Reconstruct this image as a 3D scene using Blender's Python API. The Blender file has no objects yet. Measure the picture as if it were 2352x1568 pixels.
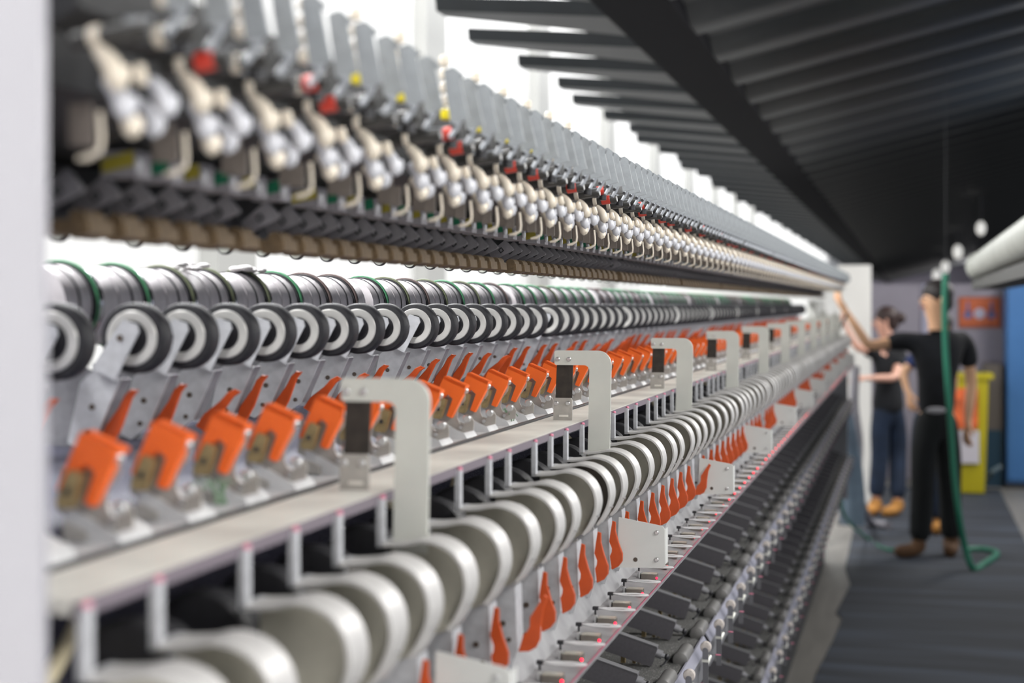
import bpy, bmesh, math, random
from mathutils import Vector, Matrix
R = random.Random(7)
S = bpy.context.scene
COL = S.collection
# ---------------------------------------------------------------- camera
F = 3600.0                                   # focal length in pixels of the 2352 wide frame
TH = math.atan(909 / F)                      # the camera looks a little into the machine
CT, ST = math.cos(TH), math.sin(TH)
EYE = 1.6
cam_d = bpy.data.cameras.new('camera'); cam = bpy.data.objects.new('camera', cam_d); COL.objects.link(cam)
cam.location = (0, 0, EYE); cam.rotation_euler = (math.pi / 2, 0, TH)
cam_d.sensor_width = 36; cam_d.lens = F / 2352 * 36
cam_d.shift_y = -84 / 2352
cam_d.clip_start = .05; cam_d.clip_end = 100
cam_d.dof.use_dof = True; cam_d.dof.focus_distance = 2.15; cam_d.dof.aperture_fstop = 4.6
S.camera = cam
# ---------------------------------------------------------------- world, lights, exposure
S.view_settings.view_transform = 'Standard'; S.view_settings.look = 'None'
S.view_settings.gamma = 1; S.view_settings.use_curve_mapping = False
S.view_settings.exposure = -0.2
S.cycles.max_bounces = 6; S.cycles.diffuse_bounces = 3; S.cycles.glossy_bounces = 3
S.cycles.caustics_reflective = False; S.cycles.caustics_refractive = False
S.cycles.sample_clamp_indirect = 4
W = bpy.data.worlds.new('world'); S.world = W; W.use_nodes = True
W.node_tree.nodes['Background'].inputs[0].default_value = (.86, .90, 1, 1)
W.node_tree.nodes['Background'].inputs[1].default_value = .78
def area(name, loc, tgt, sx, sy, watt, col=(1, 1, 1)):
    d = bpy.data.lights.new(name, 'AREA'); d.shape = 'RECTANGLE'; d.size = sx; d.size_y = sy; d.energy = watt; d.color = col
    o = bpy.data.objects.new(name, d); COL.objects.link(o); o.location = loc
    v = (Vector(tgt) - Vector(loc)).normalized()
    x = Vector((0, 1, 0)); z = -v; y = z.cross(x).normalized()
    o.rotation_euler = Matrix((x, y, z)).transposed().to_euler()
    return o
# size = along the aisle (Y), size_y = across
area('fill_aisle', (1.1, 3.5, 2.5), (-.3, 3.5, 1.2), 9, .4, 150, (1, .98, .95))  # unseen area light, added to brighten the machine front
area('fill_behind_machine', (-1.9, 24.0, 4.45), (-1.95, 24.0, 1.2), 52, .5, 2500, (1, 1, 1))  # added strip of light that burns out the left wall and rib gaps
area('fill_above_rollers', (-1.15, 5.0, 2.62), (-.70, 5.0, 1.6), 11, .15, 240, (1, 1, 1))  # no fixture here: added to light the drum tops
area('fill_behind_camera', (.35, -1.3, 1.25), (-.45, 1.6, 1.65), 1.4, 1.0, 42, (1, .97, .94))  # added frontal fill, set low like bounce off the floor
area('lamp_far_aisle', (1.6, 12.0, 2.9), (.4, 13.5, 1.0), 2.5, .8, 110, (1, .98, .95))
area('fill_hall_end', (3.0, 78.0, 4.0), (1.0, 88, 2.2), 6, 6, 1500, (1, .97, 1))  # added only to light the far end wall
# ---------------------------------------------------------------- materials
MATS = {}
def mat(name, col, rough=.5, metal=0., noise=0., nscale=60., bump=0., emit=0., spec=.5, nstretch=None):
    if name in MATS: return MATS[name]
    m = bpy.data.materials.new(name); m.use_nodes = True; MATS[name] = m
    nt = m.node_tree; b = nt.nodes['Principled BSDF']
    b.inputs['Roughness'].default_value = rough; b.inputs['Metallic'].default_value = metal
    b.inputs['Specular IOR Level'].default_value = spec
    c = (*col, 1)
    b.inputs['Base Color'].default_value = c
    if noise or bump:
        tc = nt.nodes.new('ShaderNodeTexCoord'); mp = nt.nodes.new('ShaderNodeMapping')
        if nstretch: mp.inputs['Scale'].default_value = nstretch
        n = nt.nodes.new('ShaderNodeTexNoise'); n.inputs['Scale'].default_value = nscale; n.inputs['Detail'].default_value = 4
        nt.links.new(tc.outputs['Object'], mp.inputs[0]); nt.links.new(mp.outputs[0], n.inputs['Vector'])
        if noise:
            r = nt.nodes.new('ShaderNodeValToRGB')
            r.color_ramp.elements[0].position = .32; r.color_ramp.elements[1].position = .68
            r.color_ramp.elements[0].color = (*[max(0, x * (1 - noise)) for x in col], 1)
            r.color_ramp.elements[1].color = (*[min(1, x * (1 + noise * .6)) for x in col], 1)
            nt.links.new(n.outputs['Fac'], r.inputs[0]); nt.links.new(r.outputs[0], b.inputs['Base Color'])
        if bump:
            bp = nt.nodes.new('ShaderNodeBump'); bp.inputs['Strength'].default_value = bump; bp.inputs['Distance'].default_value = .002
            nt.links.new(n.outputs['Fac'], bp.inputs['Height']); nt.links.new(bp.outputs[0], b.inputs['Normal'])
    if emit:
        b.inputs['Emission Color'].default_value = c; b.inputs['Emission Strength'].default_value = emit
    return m
def speck(name, base, dots, scale=900., thr=.62, rough=.6):
    m = mat(name, base, rough)
    nt = m.node_tree; b = nt.nodes['Principled BSDF']
    tc = nt.nodes.new('ShaderNodeTexCoord'); n = nt.nodes.new('ShaderNodeTexNoise'); n.inputs['Scale'].default_value = scale
    n.inputs['Detail'].default_value = 2
    r = nt.nodes.new('ShaderNodeValToRGB'); r.color_ramp.elements[0].position = thr; r.color_ramp.elements[1].position = min(.99, thr + .08)
    r.color_ramp.elements[0].color = (*base, 1); r.color_ramp.elements[1].color = (*dots, 1)
    nt.links.new(tc.outputs['Object'], n.inputs['Vector']); nt.links.new(n.outputs['Fac'], r.inputs[0]); nt.links.new(r.outputs[0], b.inputs['Base Color'])
    return m
M = {}
M['steel'] = mat('galvanised_steel', (.60, .61, .64), .5, .3, .12, 90, .1)
M['steel_dim'] = mat('dull_steel', (.30, .30, .32), .5, .5, .15, 90, .1)
M['alu'] = mat('turned_aluminium', (.74, .73, .70), .38, .4, .1, 40, .05, nstretch=(1, 12, 1))
M['drum'] = mat('drum_steel', (.80, .76, .78), .5, .08, .12, 50, .08, nstretch=(1, 8, 1))
M['chrome'] = mat('dark_chrome', (.42, .43, .46), .22, .9)
M['rubber'] = mat('black_rubber', (.018, .018, .022), .55, 0, .3, 120, .15)
M['dark'] = mat('dark_plastic', (.028, .028, .032), .35)
M['orange'] = mat('orange_plastic', (1.0, .16, .018), .42, 0, .04, 30)
M['orange_lever'] = mat('shaded_orange_plastic', (.66, .095, .018), .38, 0, .1, 60)  # same orange as the clips, with shade darkened into the colour
M['brass'] = mat('aged_brass', (.36, .27, .13), .45, .35, .25, 150, .1)
M['grey_plate'] = mat('zinc_plate', (.42, .40, .37), .5, .15, .12, 120, .1)
M['screw'] = mat('bright_screw', (.66, .66, .66), .3, .8)
M['hole'] = mat('brown_rivet', (.10, .075, .06), .6, .2)
M['white_paint'] = mat('worn_white_paint', (.78, .76, .70), .45, 0, .10, 25, .1)
M['hoop'] = mat('brushed_hoop_metal', (.66, .65, .64), .45, .15, .10, 30, .1)
M['disc'] = mat('beige_disc', (.50, .485, .41), .55, .1, .10, 60)
M['disc_dark'] = mat('brown_disc', (.11, .095, .08), .6, .1, .2, 60)
M['bracket'] = mat('bracket_grey_green', (.66, .67, .62), .45, .05, .06, 25)
M['black_plate'] = mat('blackened_plate', (.035, .028, .022), .5, .2, .4, 80)
M['rail'] = mat('rail_cream', (.87, .845, .78), .5, 0, .28, 9, .1)
M['tray'] = mat('pale_tray', (.66, .67, .68), .5, .1, .12, 40, .1)
M['navy'] = speck('navy_speckled_panel', (.035, .035, .065), (.42, .42, .50), 700, .60)
M['lint'] = speck('lint_covered_shelf', (.075, .075, .072), (.40, .40, .39), 420, .60)
M['charcoal'] = mat('charcoal_block', (.105, .10, .112), .6, 0, .10, 200, .1)
M['tile'] = mat('slate_tile', (.27, .26, .28), .55, 0, .12, 120)
M['ivory'] = mat('ivory_ceramic', (.80, .72, .60), .3, 0, .06, 40)
M['porcelain'] = mat('white_ceramic', (.66, .67, .72), .22)
M['upright'] = mat('grey_upright', (.27, .29, .305), .5, .1, .12, 120)
M['red'] = mat('red_band', (.62, .05, .03), .4)
M['yellow'] = mat('yellow_bead', (.90, .74, .02), .4)
M['green'] = mat('green_cord', (.06, .26, .12), .5)
M['olive'] = mat('olive_cord', (.14, .16, .09), .6)
M['plum'] = mat('brown_cord', (.13, .09, .085), .6)
M['pcb_green'] = mat('green_chip', (.015, .17, .09), .4)
M['pcb_yellow'] = mat('yellow_chip', (.32, .27, .03), .5)
M['brown'] = mat('brown_block', (.17, .115, .06), .6, 0, .3, 80)
M['body'] = mat('dark_housing', (.035, .036, .038), .6, .2, .3, 60)
M['lavender'] = mat('lavender_strip', (.42, .42, .50), .4, .3, .08, 20)
M['fuzz'] = mat('white_felt', (.70, .64, .60), .9, 0, .12, 200, .4)
M['pink'] = mat('pink_pin', (.75, .25, .36), .5)
M['magenta'] = mat('magenta_tube', (.42, .12, .18), .3)
M['led'] = mat('red_led', (1, .01, .04), .3, emit=5)
M['cream'] = mat('cream_strap', (.78, .69, .48), .5, 0, .05, 30)
M['wheelface'] = mat('pale_wheel_face', (.60, .62, .56), .35, .3)
# ---------------------------------------------------------------- mesh helper
class MB:
    def __init__(s): s.v = []; s.f = []
    def add(s, vs, fs):
        n = len(s.v); s.v += [tuple(v) for v in vs]; s.f += [tuple(i + n for i in f) for f in fs]; return s
    def box(s, x0, x1, y0, y1, z0, z1):
        return s.add([(x, y, z) for x in (x0, x1) for y in (y0, y1) for z in (z0, z1)],
                     [(0, 1, 3, 2), (4, 6, 7, 5), (0, 4, 5, 1), (2, 3, 7, 6), (0, 2, 6, 4), (1, 5, 7, 3)])
    def prism(s, poly, y0, y1):                      # polygon in XZ, extruded along Y
        a = sum(poly[i][0] * poly[(i + 1) % len(poly)][1] - poly[(i + 1) % len(poly)][0] * poly[i][1] for i in range(len(poly)))
        if a < 0: poly = poly[::-1]
        n = len(poly)
        return s.add([(x, y0, z) for x, z in poly] + [(x, y1, z) for x, z in poly],
                     [tuple(range(n)), tuple(range(2 * n - 1, n - 1, -1))] + [(i, i + n, (i + 1) % n + n, (i + 1) % n) for i in range(n)])
    def prism_x(s, poly, x0, x1):                    # polygon in YZ, extruded along X
        n = len(poly)
        return s.add([(x0, y, z) for y, z in poly] + [(x1, y, z) for y, z in poly],
                     [tuple(range(n)), tuple(range(2 * n - 1, n - 1, -1))] + [(i, i + n, (i + 1) % n + n, (i + 1) % n) for i in range(n)])
    def prism_z(s, poly, z0, z1):
        n = len(poly)
        return s.add([(x, y, z0) for x, y in poly] + [(x, y, z1) for x, y in poly],
                     [tuple(range(n)), tuple(range(2 * n - 1, n - 1, -1))] + [(i, i + n, (i + 1) % n + n, (i + 1) % n) for i in range(n)])
    def lathe(s, prof, c, axis=(0, 1, 0), seg=24, cap=True):   # prof: (t along axis, radius)
        ax = Vector(axis).normalized(); u = ax.orthogonal().normalized(); w = ax.cross(u); c = Vector(c)
        vs = []
        for t, r in prof:
            for k in range(seg):
                a = 2 * math.pi * k / seg; vs.append(c + ax * t + (u * math.cos(a) + w * math.sin(a)) * r)
        fs = [(j * seg + k, (j + 1) * seg + k, (j + 1) * seg + (k + 1) % seg, j * seg + (k + 1) % seg) for j in range(len(prof) - 1) for k in range(seg)]
        if cap: fs += [tuple(range(seg)), tuple(range(len(prof) * seg - 1, (len(prof) - 1) * seg - 1, -1))]
        return s.add(vs, fs)
    def cyl(s, c, r, h, axis=(0, 1, 0), seg=16, bev=0.):
        if bev: return s.lathe([(0, r - bev), (bev, r), (h - bev, r), (h, r - bev)], c, axis, seg)
        return s.lathe([(0, r), (h, r)], c, axis, seg)
    def tube(s, pts, r, seg=8, closed=False):
        pts = [Vector(p) for p in pts]; n = len(pts); rr = r if isinstance(r, (list, tuple)) else [r] * n
        vs = []; u = None
        for i, p in enumerate(pts):
            t = ((pts[(i + 1) % n] if closed else pts[min(i + 1, n - 1)]) - (pts[i - 1] if (closed or i) else pts[0])).normalized()
            u = t.orthogonal().normalized() if u is None else (u - t * u.dot(t)).normalized()
            w = t.cross(u)
            for k in range(seg):
                a = 2 * math.pi * k / seg; vs.append(p + (u * math.cos(a) + w * math.sin(a)) * rr[i])
        m = n if closed else n - 1
        fs = [(j * seg + k, ((j + 1) % n) * seg + k, ((j + 1) % n) * seg + (k + 1) % seg, j * seg + (k + 1) % seg) for j in range(m) for k in range(seg)]
        if not closed: fs += [tuple(range(seg)), tuple(range(n * seg - 1, (n - 1) * seg - 1, -1))]
        return s.add(vs, fs)
    def strip(s, path, y0, y1, th):                  # bent band: path in XZ, width y0..y1, thickness th
        n = len(path); o = []; i_ = []
        for i in range(n):
            a = path[max(0, i - 1)]; b = path[min(n - 1, i + 1)]; d = Vector((b[0] - a[0], b[1] - a[1])).normalized()
            o.append((path[i][0] - d.y * th / 2, path[i][1] + d.x * th / 2)); i_.append((path[i][0] + d.y * th / 2, path[i][1] - d.x * th / 2))
        vs = []
        for a, b in zip(o, i_): vs += [(a[0], y0, a[1]), (a[0], y1, a[1]), (b[0], y1, b[1]), (b[0], y0, b[1])]
        fs = [(4 * k + q, 4 * k + (q + 1) % 4, 4 * k + 4 + (q + 1) % 4, 4 * k + 4 + q) for k in range(n - 1) for q in range(4)]
        return s.add(vs, fs + [(0, 1, 2, 3), (4 * n - 4, 4 * n - 1, 4 * n - 2, 4 * n - 3)])
    def ell(s, c, r, rot=None, seg=12, rings=8):
        c = Vector(c); vs = []; mt = rot or Matrix.Identity(3)
        for j in range(1, rings):
            ph = math.pi * j / rings
            for k in range(seg):
                a = 2 * math.pi * k / seg
                vs.append(c + mt @ Vector((r[0] * math.sin(ph) * math.cos(a), r[1] * math.sin(ph) * math.sin(a), r[2] * math.cos(ph))))
        vs += [c + mt @ Vector((0, 0, r[2])), c + mt @ Vector((0, 0, -r[2]))]
        T = len(vs) - 2
        fs = [(j * seg + k, (j + 1) * seg + k, (j + 1) * seg + (k + 1) % seg, j * seg + (k + 1) % seg) for j in range(rings - 2) for k in range(seg)]
        fs += [(T, k, (k + 1) % seg) for k in range(seg)] + [(T + 1, (rings - 2) * seg + (k + 1) % seg, (rings - 2) * seg + k) for k in range(seg)]
        return s.add(vs, fs)
    def mesh(s, name, m, base=(0, 0, 0), smooth=True):
        me = bpy.data.meshes.new(name)
        me.from_pydata([(x - base[0], y - base[1], z - base[2]) for x, y, z in s.v], [], s.f)
        bm = bmesh.new(); bm.from_mesh(me); bmesh.ops.recalc_face_normals(bm, faces=bm.faces)
        bm.to_mesh(me); bm.free()
        me.materials.append(m)
        if smooth:
            me.polygons.foreach_set('use_smooth', [True] * len(me.polygons)); me.set_sharp_from_angle(angle=math.radians(38))
        return me
    def obj(s, name, m, parent=None, base=(0, 0, 0), smooth=True):
        o = bpy.data.objects.new(name, s.mesh(name, m, base, smooth)); COL.objects.link(o)
        if parent is not None: o.parent = parent
        else: o.location = base
        return o
def tag(o, label=None, cat=None, group=None, kind=None):
    if label: o['label'] = label
    if cat: o['category'] = cat
    if group: o['group'] = group
    if kind: o['kind'] = kind
    return o
def empty(name, loc):
    o = bpy.data.objects.new(name, None); COL.objects.link(o); o.location = loc; o.empty_display_size = .01; return o
def joined(name, parts, base):
    """one mesh with every part's faces and material: for copies too small to show their parts"""
    vs = []; fs = []; mi = []; ms = []
    for nm, mb, m, sub in parts:
        if m not in ms: ms.append(m)
        n = len(vs); vs += [(x - base[0], y - base[1], z - base[2]) for x, y, z in mb.v]
        fs += [tuple(i + n for i in f) for f in mb.f]; mi += [ms.index(m)] * len(mb.f)
    me = bpy.data.meshes.new(name); me.from_pydata(vs, [], fs)
    for m in ms: me.materials.append(m)
    me.polygons.foreach_set('material_index', mi)
    bm = bmesh.new(); bm.from_mesh(me); bmesh.ops.recalc_face_normals(bm, faces=bm.faces); bm.to_mesh(me); bm.free()
    me.polygons.foreach_set('use_smooth', [True] * len(me.polygons)); me.set_sharp_from_angle(angle=math.radians(38))
    return me
ONES = ['', 'first', 'second', 'third', 'fourth', 'fifth', 'sixth', 'seventh', 'eighth', 'ninth', 'tenth', 'eleventh', 'twelfth', 'thirteenth',
        'fourteenth', 'fifteenth', 'sixteenth', 'seventeenth', 'eighteenth', 'nineteenth']
TENS = ['', '', 'twent', 'thirt', 'fort', 'fift', 'sixt', 'sevent', 'eight', 'ninet']
def ordinal(n):
    if n < 20: return ONES[n]
    if n >= 100: return 'one hundred ' + ('th' if n == 100 else 'and ' + ordinal(n - 100)) if n != 100 else 'one hundredth'
    return TENS[n // 10] + ('ieth' if n % 10 == 0 else 'y-' + ONES[n % 10])
def px(X, Y, Z):
    zc = -X * ST + Y * CT
    return 1176 + F * (X * CT + Y * ST) / zc, 700 - F * (Z - EYE) / zc
class Row:
    """a repeated unit: near copies are an Empty with part objects, far ones a single mesh"""
    def __init__(s, name, cat, base, parts):
        s.name, s.cat, s.base, s.parts = name, cat, base, parts; s.tree = None; s.far = None
    def near(s, y, rz=None):
        root = empty(s.name, (s.base[0], y, s.base[2]))
        if s.tree is None:
            s.tree = [(nm, mb.mesh(nm, m, s.base), sub) for nm, mb, m, sub in s.parts]
        made = {}
        for nm, me, sub in s.tree:
            o = bpy.data.objects.new(nm, me); COL.objects.link(o); o.parent = made[sub] if sub else root; made[nm] = o
        return root
    def distant(s, y):
        if s.far is None: s.far = joined(s.name, s.parts, s.base)
        o = bpy.data.objects.new(s.name, s.far); COL.objects.link(o); o.location = (s.base[0], y, s.base[2]); return o
    def place(s, y, label, group, nearlimit=4.2):
        o = s.near(y) if y < nearlimit else s.distant(y)
        return tag(o, label, s.cat, group)
SEC = .776                                     # length of one machine section, eight positions each
YEND = 9.75
def positions(first, q, n=8, lo=.68, hi=YEND, offs=None):
    """Y of every position: `first` belongs to some section; sections repeat every SEC"""
    out = []
    for s in range(-3, 14):
        for k in range(n):
            y = first + s * SEC + (offs[k] if offs else k * q)
            if lo < y < hi: out.append(y)
    return sorted(out)
def inframe(X, Y, Z, m=70):
    a, b = px(X, Y, Z); return 60 < a < 2352 + m and -m < b < 1568 + m
def sc(p): return [(x * .974, EYE + (z - EYE) * .974) for x, z in p]
def circ(cx, cz, r, n=20, a0=0, a1=2 * math.pi):
    return [(cx + r * math.cos(a0 + (a1 - a0) * k / n), cz + r * math.sin(a0 + (a1 - a0) * k / n)) for k in range(n)]

def smooth(pts, n=6):
    out = []; P4 = [pts[0]] + list(pts) + [pts[-1]]
    for i in range(1, len(P4) - 2):
        for j in range(n):
            t = j / n; a, b, c, d = P4[i - 1:i + 3]
            out.append(.5 * ((2 * b) + (c - a) * t + (2 * a - 5 * b + 4 * c - d) * t * t + (3 * b - a - 3 * c + d) * t ** 3))
    return out + [pts[-1]]

# ================================================================ SETTING
def structure(name, mb, m, base=(0, 0, 0)):
    return tag(mb.obj(name, m, None, base), kind='structure')
def floor_mat():
    m = mat('striped_floor_mat', (.055, .066, .090), .8, 0, 0)
    nt = m.node_tree; b = nt.nodes['Principled BSDF']
    tc = nt.nodes.new('ShaderNodeTexCoord'); mp = nt.nodes.new('ShaderNodeMapping'); mp.inputs['Scale'].default_value = (.35, 3.2, 1)
    n = nt.nodes.new('ShaderNodeTexNoise'); n.inputs['Scale'].default_value = 2.2; n.inputs['Detail'].default_value = 5
    r = nt.nodes.new('ShaderNodeValToRGB'); e = r.color_ramp.elements
    e[0].position = .35; e[0].color = (.014, .018, .026, 1); e[1].position = .62; e[1].color = (.042, .054, .078, 1)
    x = e.new(.5); x.color = (.028, .034, .046, 1)
    nt.links.new(tc.outputs['Object'], mp.inputs[0]); nt.links.new(mp.outputs[0], n.inputs['Vector'])
    nt.links.new(n.outputs['Fac'], r.inputs[0]); nt.links.new(r.outputs[0], b.inputs['Base Color'])
    return m
wood = mat('pale_worn_floor', (.20, .19, .175), .5, 0, .18, 3, nstretch=(8, .8, 1))
structure('floor', MB().box(-3, 9, -2, 89, -.1, 0), wood)
structure('floor_2', MB().prism_z([(-.385, 0.3), (-.385, 6.9), (-.345, 7.6), (-.323, 8.15), (-.360, 8.3), (-.330, 8.9), (-.317, 9.15), (-.368, 9.7), (-.374, 11.6), (-.50, 11.65), (-.50, 14.2), (.77, 14.2), (.77, 0.3)][::-1], .0, .006), floor_mat())
lav = mat('lavender_grey_wall', (.30, .28, .335), .7, 0, .06, 4)
structure('wall_far', MB().box(-2.4, 6, 14.9, 15.0, 0, 1.79), lav)
structure('wall_hall_end', MB().box(-3, 9, 88, 88.2, 0, 6), lav)
structure('trim_1', MB().box(.128, .185, 14.87, 14.9, 0, 1.79), mat('pale_lilac_trim', (.42, .42, .56), .5))
white = mat('white_wall', (.86, .86, .845), .6, 0, .02, 3)
structure('wall_far_left', MB().box(-2.45, -.46, 14.80, 14.895, 0, 1.79), white)
structure('wall_left', MB().box(-2.55, -2.45, -2.1, 88, 0, 6), white)
for k in range(11):
    y = .15 + k * 2.50
    structure('trim_%d' % (k + 2), MB().box(-2.45, -2.38, y, y + .34, 0, 4.6), mat('grey_white_pilaster', (.40, .40, .385), .6))
structure('wall_back', MB().box(-2.45, 3.5, -2.1, -2.0, 0, 4.6), white)
# the low ceiling over the aisle: two shallow slopes that meet over a dark beam
cdark = mat('dark_ceiling_metal', (.007, .010, .0125), .5, .15, .25, 4, .1, nstretch=(2, 14, 1))
zc0 = 2.8
def zr(X): return zc0 + .01 + (X + .915) * .24
def zl(X): return zc0 + .02 + (-1.2 - X) * .10
cb = MB()
cb.prism([(-.915, zr(-.915) + .06), (9, zr(9) + .06), (9, zr(9) + .16), (-.915, zr(-.915) + .16)], -1.9, 88)
P = .83; k = 0; y = -1.7
while y < 86:
    cb.add([(-.915, y, zr(-.915) + .06), (9, y, zr(9) + .06), (-.915, y + .18, zr(-.915)), (9, y + .18, zr(9)), (-.915, y + .42, zr(-.915)), (9, y + .42, zr(9)), (-.915, y + .60, zr(-.915) + .06), (9, y + .60, zr(9) + .06)],
           [(0, 1, 3, 2), (2, 3, 5, 4), (4, 5, 7, 6), (0, 2, 4, 6), (1, 7, 5, 3), (0, 6, 7, 1)])
    e = -2.07 + .05 * math.sin(k * 2.1)
    cb.add([(e, y + .04, zl(e) + .06), (-1.2, y - .10, zl(-1.2) + .06), (e, y + .06, zl(e)), (-1.2, y - .05, zl(-1.2)), (e, y + .20, zl(e)), (-1.2, y + .46, zl(-1.2)), (e, y + .23, zl(e) + .06), (-1.2, y + .50, zl(-1.2) + .06)],
           [(0, 1, 3, 2), (2, 3, 5, 4), (4, 5, 7, 6), (0, 2, 4, 6), (1, 7, 5, 3), (0, 6, 7, 1)])
    y += P; k += 1
structure('ceiling', cb, cdark)
structure('ceiling_beam', MB().box(-1.215, -.915, -1.9, 88, zc0, zc0 + .36), mat('black_beam', (.006, .006, .008), .9, spec=.1))
structure('ceiling_upper', MB().box(-2.45, -1.0, -1.9, 88, 4.55, 4.6), white)

# ================================================================ MACHINE FRAME (continuous members)
def member(name, mb, m, label, cat, base=(0, 0, 0)):
    return tag(mb.obj(name, m, None, base), label, cat)
Y0, Y1 = .70, YEND + .1
rl = empty('support_rail', (-.43, Y0, 1.44)); tag(rl, 'long worn cream rail that carries the hook brackets and curved guards', 'rail')
MB().box(-.456, -.400, Y0, Y1, 1.446, 1.453).obj('top_strip', M['rail'], rl, (-.43, Y0, 1.44))
MB().box(-.402, -.3985, Y0, Y1, 1.4445, 1.4525).obj('front_lip', mat('plum_grey_lip', (.20,.17,.20), .5), rl, (-.43, Y0, 1.44))
MB().box(-.4615, -.4575, Y0, Y1, 1.446, 1.4555).obj('groove', M['dark'], rl, (-.43, Y0, 1.44))
tr = MB().box(-.505, -.4625, Y0, Y1, 1.440, 1.4535)
for y in positions(1.30, .0945, lo=.76):
    tr.prism([(-.505, 1.4535), (-.4665, 1.4535), (-.470, 1.459), (-.505, 1.476)], y - .030, y + .012)
member('lint_tray', tr, M['tray'], 'pale saw-toothed tray running behind the cream rail under the orange clips', 'tray')
member('body_panel', MB().prism([(-.5055, 1.45), (-.510, 1.462), (-.60, 1.472), (-.72, 1.480), (-.74, 1.30), (-.52, 1.30), (-.5055, 1.37), (-.5055, 1.44)], Y0, Y1), M['navy'],
       'dark navy speckled body panel behind the orange clips and under the cream rail', 'machine panel')
member('lower_body', MB().box(-.62, -.515, Y0, Y1, .06, 1.29), M['body'], 'dark lower housing of the machine behind the charcoal blocks', 'machine housing')
led = MB().prism([(-.44, 1.268), (-.372, 1.266), (-.357, 1.2400), (-.344, 1.2362), (-.3185, 1.2325), (-.3185, 1.226), (-.37, 1.230), (-.44, 1.245)], Y0, Y1)
member('sensor_ledge', led, mat('ledge_grey', (.29, .29, .30), .5, .1, .2, 30, .1), 'light grey metal ledge that carries the row of red-lit sensors', 'ledge')
member('red_light_tube', MB().tube([(-.3165, Y0, 1.2335), (-.3165, Y1, 1.2335)], .0010, 8), M['magenta'], 'thin magenta tube along the outer edge of the sensor ledge', 'tube')
member('rust_strip', MB().box(-.40, -.3655, Y0, Y1, 1.2685, 1.272), mat('rusty_strip', (.13, .07, .055), .6, .2, .4, 60), 'narrow rusty strip at the foot of the lower orange levers', 'strip')
# upper housing that carries the guide heads, in sections
for s in range(-1, 12):
    a = 1.177 + s * SEC - .03; b = a + SEC - .012; a = max(a, Y0); b = min(b, Y1)
    if b - a < .05 or a > Y1: continue
    e = empty('guide_housing', (-.45, a, 1.66))
    tag(e, 'dark housing section of the upper guide heads, %s from the near end panel' % ordinal(s + 2), 'machine housing', 'upper housing sections')
    bs = (-.45, a, 1.66)
    MB().prism([(-.398, 1.765), (-.398, 1.748), (-.416, 1.738), (-.420, 1.712), (-.455, 1.7045), (-.530, 1.692), (-.60, 1.682), (-.640, 1.686), (-.67, 1.775), (-.40, 1.775)], a, b).obj('shell', M['body'], e, bs)
    MB().box(-.545, -.527, a, b, 1.646, 1.690).obj('dark_bar', M['dark'], e, bs)
# ================================================================ UNITS
G = {}
# --- drums on the rear shaft
DX, DZ = -.715, 1.600
def drum(cord):
    q = .0925
    return [('barrel', MB().lathe([(-.046, .0345), (-.028, .0345), (-.026, .0352), (.000, .0352), (.002, .0340), (.0465, .0340)], (DX, 0, DZ), seg=32), M['drum'], None),
            ('dark_collar', MB().lathe([(.0015, .0356), (.017, .0356)], (DX, 0, DZ), seg=32), M['chrome'], None),
            ('groove_ring', MB().lathe([(-.026, .0362), (-.0235, .0362)], (DX, 0, DZ), seg=32), M['dark'], None),
            ('flange', MB().lathe([(-.0035, .0372), (-.0005, .0376)], (DX, 0, DZ), seg=32), M['rubber'], None),
            ('cord_ring', MB().lathe([(-.0005, .0372), (.0, .0392), (.002, .0398), (.0036, .0388), (.004, .0372)], (DX, 0, DZ), seg=36), cord, None)]
DR = {c: Row('yarn_drum', 'drum', (DX, 0, DZ - .04), drum(M[c])) for c in ('green', 'olive', 'plum')}
cols = ['green', 'green', 'olive', 'green', 'green', 'olive', 'olive', 'olive', 'green', 'plum', 'plum', 'green', 'olive', 'plum', 'olive', 'green']
for i, y in enumerate(positions(1.222, .0935, hi=YEND - .15, lo=.9)):
    if not inframe(DX, y, DZ): continue
    c = cols[i] if i < len(cols) else R.choice(['green', 'green', 'olive', 'plum'])
    nm = {'green': 'green', 'olive': 'dull olive', 'plum': 'brownish'}[c]
    G['d'] = G.get('d', 0) + 1
    DR[c].place(y, 'steel drum with %s cord rim, %s on the shaft from near end' % (nm, ordinal(G['d'])), 'steel drums on the rear shaft')
member('drum_shaft', MB().cyl((DX, Y0, DZ), .012, YEND - Y0, seg=16), M['steel'], 'long steel shaft running through the row of yarn drums', 'shaft')
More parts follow.
